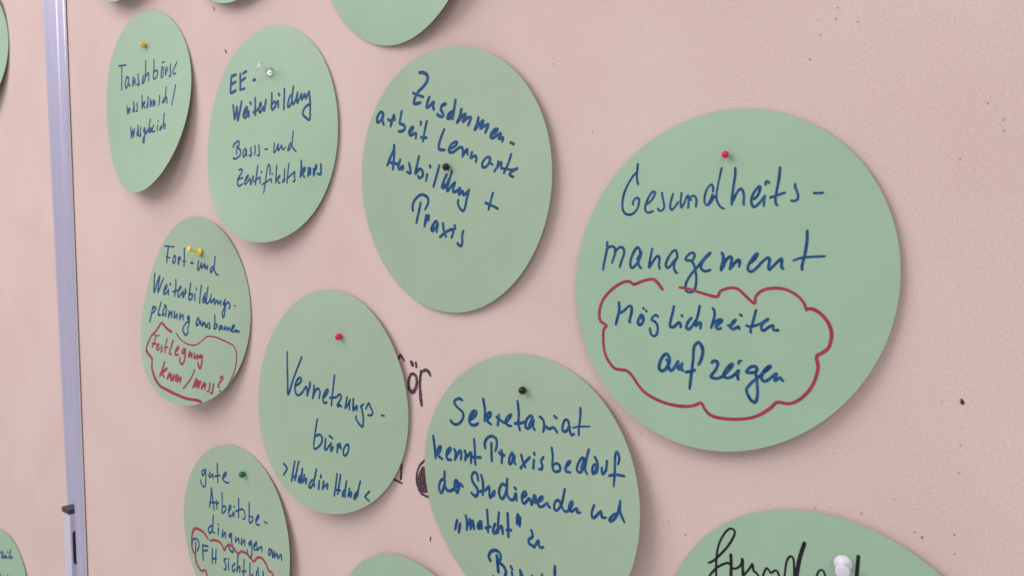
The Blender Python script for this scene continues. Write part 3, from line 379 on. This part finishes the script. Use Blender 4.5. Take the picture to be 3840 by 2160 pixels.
def ink(name, strokes, hfun, mat, parent, lift, clip=None, cell=0.0003, jitter=0.06, ragged=0.0):
    allp = np.vstack([p for _, p in strokes])
    lo = allp.min(0) - 0.004
    hi = allp.max(0) + 0.004
    nx, nz = (np.ceil((hi - lo) / cell)).astype(int) + 1
    D = np.full((nx, nz), 1e3, np.float32)
    for w, P in strokes:
        S = smooth_pts(P)
        k = len(S)
        # a felt tip: slightly uneven width, a softer end where the pen lifts
        rad = 0.5 * w * (1 + jitter * np.interp(np.arange(k), np.linspace(0, k - 1, max(3, k // 6)), rng.normal(size=max(3, k // 6))))
        if k > 12:
            rad[-1] *= 0.80
            rad[-2] *= 0.90
            rad[0] *= 0.94
        for i in range(k - 1):
            a, b = S[i], S[i + 1]
            ra, rb = rad[i], rad[i + 1]
            m = max(ra, rb) + 3 * cell
            i0, j0 = np.maximum(((np.minimum(a, b) - m - lo) / cell).astype(int), 0)
            i1, j1 = np.minimum(((np.maximum(a, b) + m - lo) / cell).astype(int) + 2, (nx, nz))
            X = lo[0] + cell * np.arange(i0, i1)[:, None]
            Z = lo[1] + cell * np.arange(j0, j1)[None, :]
            d = b - a
            t = np.clip(((X - a[0]) * d[0] + (Z - a[1]) * d[1]) / (d @ d + 1e-12), 0, 1)
            val = np.hypot(X - a[0] - t * d[0], Z - a[1] - t * d[1]) - (ra + t * (rb - ra))
            np.minimum(D[i0:i1, j0:j1], val, out=D[i0:i1, j0:j1])
    if ragged:
        D = D + rng.normal(size=D.shape) * ragged
    if clip:
        X = lo[0] + cell * np.arange(nx)[:, None]
        Z = lo[1] + cell * np.arange(nz)[None, :]
        iv = clip[1]
        D = np.maximum(D, np.hypot(X * iv[0, 0] + Z * iv[0, 1], X * iv[1, 0] + Z * iv[1, 1]) - clip[0])
    ins = D < 0
    vid, verts, faces = {}, [], []

    def corner(i, j):
        key = (i, j)
        if key not in vid:
            vid[key] = len(verts)
            verts.append((lo[0] + cell * i, lo[1] + cell * j))
        return vid[key]

    def edge(i, j, i2, j2):
        key = (i, j, i2, j2) if (i, j) < (i2, j2) else (i2, j2, i, j)
        if key not in vid:
            i, j, i2, j2 = key
            d0, d1 = D[i, j], D[i2, j2]
            t = min(max(d0 / (d0 - d1), 0.02), 0.98)
            vid[key] = len(verts)
            verts.append((lo[0] + cell * (i + t * (i2 - i)), lo[1] + cell * (j + t * (j2 - j))))
        return vid[key]

    anyin = ins[:-1, :-1] | ins[1:, :-1] | ins[:-1, 1:] | ins[1:, 1:]
    for i, j in np.argwhere(anyin):
        c = ((i, j), (i + 1, j), (i + 1, j + 1), (i, j + 1))
        poly = []
        for k in range(4):
            p, q = c[k], c[(k + 1) % 4]
            if ins[p]:
                poly.append(corner(*p))
            if ins[p] != ins[q]:
                poly.append(edge(*p, *q))
        if len(poly) >= 3:
            faces.append(poly)
    V = np.array(verts)
    h = hfun(V[:, 0], V[:, 1]) + lift
    V3 = np.stack([V[:, 0], -h, V[:, 1]], 1)
    return link(name, V3, faces, mat, parent)


# ------------------------------------------------------------------ cards
NR, NT = 22, 144
_r = np.concatenate([[0], np.sqrt(np.linspace(0.02, 1, NR))]) * R
_t = np.linspace(0, 2 * math.pi, NT, endpoint=False)


def make_card(key, label):
    u, v, h0, q = CARDS[key]
    P = [(0.0, 0.0)]
    for r in _r[1:]:
        for t in _t:
            P.append((r * math.cos(t), r * math.sin(t)))
    P = np.array(P)
    e = SHAPE.get(key, (0, 0, 0))
    M = np.array([[1 + e[0], e[2]], [e[2], 1 + e[1]]])
    P = P @ M
    h = card_h(key, P[:, 0], P[:, 1])
    n = len(P)
    top = np.stack([P[:, 0], -h, P[:, 1]], 1)
    bot = np.stack([P[:, 0], -h + 0.00032, P[:, 1]], 1)
    faces = []
    for side, off in ((0, 0), (1, n)):
        for k in range(NT):
            a, b = 1 + k, 1 + (k + 1) % NT
            faces.append((off, off + a, off + b) if side == 0 else (off, off + b, off + a))
        for r in range(NR - 1):
            for k in range(NT):
                a = 1 + r * NT + k
                b = 1 + r * NT + (k + 1) % NT
                c, d = a + NT, b + NT
                faces.append((off + a, off + c, off + d, off + b) if side == 0 else (off + a, off + b, off + d, off + c))
    # the cut rim has its own vertices so that the sheet shades flat right up to a crisp edge
    rim = np.vstack([top[-NT:], bot[-NT:]])
    for k in range(NT):
        a, b = 2 * n + k, 2 * n + (k + 1) % NT
        faces.append((a, a + NT, b + NT, b))
    o = link("paper_card", np.vstack([top, bot, rim]), faces, CARD_PAPER.get(key, M_PAPER))
    o.location = (u, 0, v)
    tag(o, label, "paper card", "round green cards pinned to the felt")
    hf = lambda x, z: card_h(key, x, z)
    clip = (R - 0.0004, np.linalg.inv(M))
    lab = {'b': ("handwriting", M_BLUE, 0.00012, None), 'k': ("handwriting", M_BLACK, 0.00012, None),
           'r': ("drawn_outline", M_RED, 0.00016, "hand drawn red outline round a note"),
           's': ("handwriting", M_RED, 0.00018, "handwriting in red")}
    for k, (nm, mt, lift, plab) in lab.items():
        if (key, k) in INK:
            w = ink(nm, parse(INK[key, k]), hf, mt, o, lift, clip)
            if plab:
                w["label"] = plab
    return o


# two cards that hang above the frame's top edge and only show a sliver or their shadow
CARDS['over_ee'] = (*OVER['ee'], 0.0060, (0.001, -0.003, 0, 0.001, -0.002, 0, 0))
CARDS['over_tausch'] = (*OVER['tausch'], 0.0090, (0.001, -0.006, 0, 0.001, -0.001, 0, 0))

make_card('ges', "green card reading Gesundheitsmanagement above a red cloud, largest in the photo")
make_card('zus', "green card with slanting blue words Zusammenarbeit and Praxis, black pin in its middle")
make_card('ee', "green card reading EE-Weiterbildung under a clear push pin")
make_card('tausch', "narrow-looking green card reading Tauschbörse, yellow ball pin near its top")
make_card('fort', "green card with yellow push pin and a red outlined note in its lower half")
make_card('ver', "green card reading Vernetzungsbüro under a red ball pin")
make_card('sek', "green card reading Sekretariat with the densest blue handwriting, black pin at its top")
make_card('gute', "green card reading gute Arbeitsbedingungen beside a green ball pin, cut off below")
make_card('frund', "green card with black handwriting and a white push pin, bottom right corner")
make_card('top', "blank lower part of a green card cut off by the top edge, above Zusammenarbeit card")
make_card('bot', "blank top of a green card cut off by the bottom edge, left of Sekretariat card")
make_card('zeit', "green card on the left pinboard with the small word zeit, bottom left corner")
make_card('ltop', "blank edge of a green card on the left pinboard, top left corner")
make_card('over_ee', "thin sliver of a green card at the top edge, above the EE-Weiterbildung card")
make_card('over_tausch', "green card at the top edge above the Tauschbörse card, mostly its shadow shows")

# ------------------------------------------------------------------ marks on the felt
felt_strokes = parse(INK['felt', 'm'])
for upper, plab in ((True, "old dark marker letters, upper line"), (False, "old dark marker strokes, lower line")):
    o = ink("marker_writing", [s for s in felt_strokes if (s[1][:, 1].mean() > -0.13) == upper], lambda x, z: 0 * x, M_STAIN, None, 0.00012, None, 0.00035, 0.12, 0.00022)
    on_board(o)
    o["label"] = plab


def blob(name, cx, cz, rx, rz, rot, lift, root, y=0.0, mat=None):
    k = 11
    V = [(0, -0.00010 - lift, 0)]
    for i in range(k):
        a = 2 * math.pi * i / k
        s = 1 + random.uniform(-0.25, 0.25)
        x, z = rx * s * math.cos(a), rz * s * math.sin(a)
        V.append((x * math.cos(rot) - z * math.sin(rot), -0.00010 - lift, x * math.sin(rot) + z * math.cos(rot)))
    o = link(name, V, [(0, 1 + i, 1 + (i + 1) % k) for i in range(k)], mat or M_HOLE, None, False)
    o.location = (cx, y, cz)
    o.parent = root
    o.matrix_parent_inverse = Matrix.Translation(-Vector(root.location))
    return o


for u, v, s in HOLES:
    if u > -1.11:
        blob("pin_hole", u, v, 0.00016 * s, 0.00021 * s, random.uniform(-.6, .6), 0.0, board)
for (x0, z0, x1, z1, w) in CHIPS:
    L = math.hypot(x1 - x0, z1 - z0)
    blob("ink_speck", (x0 + x1) / 2, (z0 + z1) / 2, L / 2 * 1.15, w / 2 * 1.1, math.atan2(z1 - z0, x1 - x0), 0.00003, board, 0.0, M_SPECK)
for u, v in ((-1.222, 0.292), (-1.252, 0.262), (-1.238, 0.155)):
    blob("pin_hole", u, v, .0004, .0006, 0.3, 0.0, left, 0.0162)


# ------------------------------------------------------------------ pins
def lathe(profile, seg=28):
    V, F = [], []
    for r, h in profile:
        for k in range(seg):
            a = 2 * math.pi * k / seg
            V.append((r * math.cos(a), r * math.sin(a), h))
    for i in range(len(profile) - 1):
        for k in range(seg):
            a, b = i * seg + k, i * seg + (k + 1) % seg
            F.append((a, b, b + seg, a + seg))
    F.append(tuple(range(seg))[::-1])
    F.append(tuple(range((len(profile) - 1) * seg, len(profile) * seg)))
    return V, F


def ball_pin(key, col, label, tilt):
    u, v, h, r = BALLS[key]
    root = empty("ball_pin", (u, -h, v))
    tag(root, label, "pin", "ball headed pins in the cards")
    off = 0.0029
    # the ball stands on a short steel needle; its underside carries a small neck
    prof = [(0.0004, -r * 1.02)] + [(r * math.sin(a), -r * math.cos(a)) for a in np.linspace(0.22, math.pi - 0.05, 16)]
    V, F = lathe(prof)
    hd = link("head", V, F, plastic(key + "_ball", col, 0.42, 0.45), root)
    hd.location = (0, -off, 0)
    hd.rotation_euler = (math.radians(90), 0, 0)
    V, F = lathe([(0.00035, -0.004), (0.00035, 0.0042)], 10)
    nd = link("needle", V, F, M_STEEL, root)
    nd.rotation_euler = (math.radians(90), 0, 0)
    return root


ball_pin('tausch', lin(246, 198, 84), "small yellow ball pin above the word Tauschbörse", 0)
ball_pin('zus', lin(34, 30, 40), "black ball pin in the middle of the Zusammenarbeit card", 0)
ball_pin('ges', lin(230, 30, 84), "red ball pin above the word Gesundheitsmanagement", 0)
ball_pin('ver', lin(232, 38, 90), "red ball pin above the word Vernetzungsbüro", 0)
ball_pin('sek', lin(30, 27, 36), "black ball pin above the word Sekretariat", 0)
ball_pin('gute', lin(14, 108, 88), "dark green ball pin beside the word gute", 0)


def push_pin(key, mat, label):
    u0, v0, h0, u1, v1, h1, rc, rh = PUSHES[key]
    p0 = Vector((u0, -h0, v0))
    p1 = Vector((u1, -h1, v1))
    ax = p1 - p0
    L = ax.length
    root = empty("push_pin", p0)
    tag(root, label, "push pin", "push pins in the cards")
    root.rotation_euler = ax.to_track_quat('Z', 'Y').to_euler()
    w = rh * 0.46
    prof = [(0.0006, -0.0019), (rc * .55, -0.0017), (rc * .92, -0.0012), (rc, -0.0005), (rc * .97, 0.0002), (rc * .80, 0.0009),
            (w * 1.25, 0.0018), (w * 1.02, L * .30), (w, L * .5), (w * 1.04, L * .72), (w * 1.2, L * .84), (rh * .86, L * .91),
            (rh * .98, L * .96), (rh, L), (rh * .95, L + 0.0006), (rh * .82, L + 0.0009), (rh * .3, L + 0.0010)]
    V, F = lathe(prof, 32)
    link("grip", V, F, mat, root)
    V, F = lathe([(0.0005, -0.006), (0.0005, -0.0016)], 10)
    link("needle", V, F, M_STEEL, root)
    return root


M_CLEAR, _nt, _b = mat_base("clear_plastic", 0.06, 0.5)
_b.inputs["Base Color"].default_value = (1.0, 0.97, 1.0, 1)
_b.inputs["Transmission Weight"].default_value = 0.82
_b.inputs["IOR"].default_value = 1.49
push_pin('fort', plastic("yellow_plastic", lin(252, 226, 96), 0.35), "yellow push pin sticking out above Fort- und Weiterbildung")
push_pin('ee', M_CLEAR, "clear transparent push pin beside the letters EE")
push_pin('frund', plastic("white_plastic", lin(240, 230, 246), 0.4), "white push pin in the card with black writing")
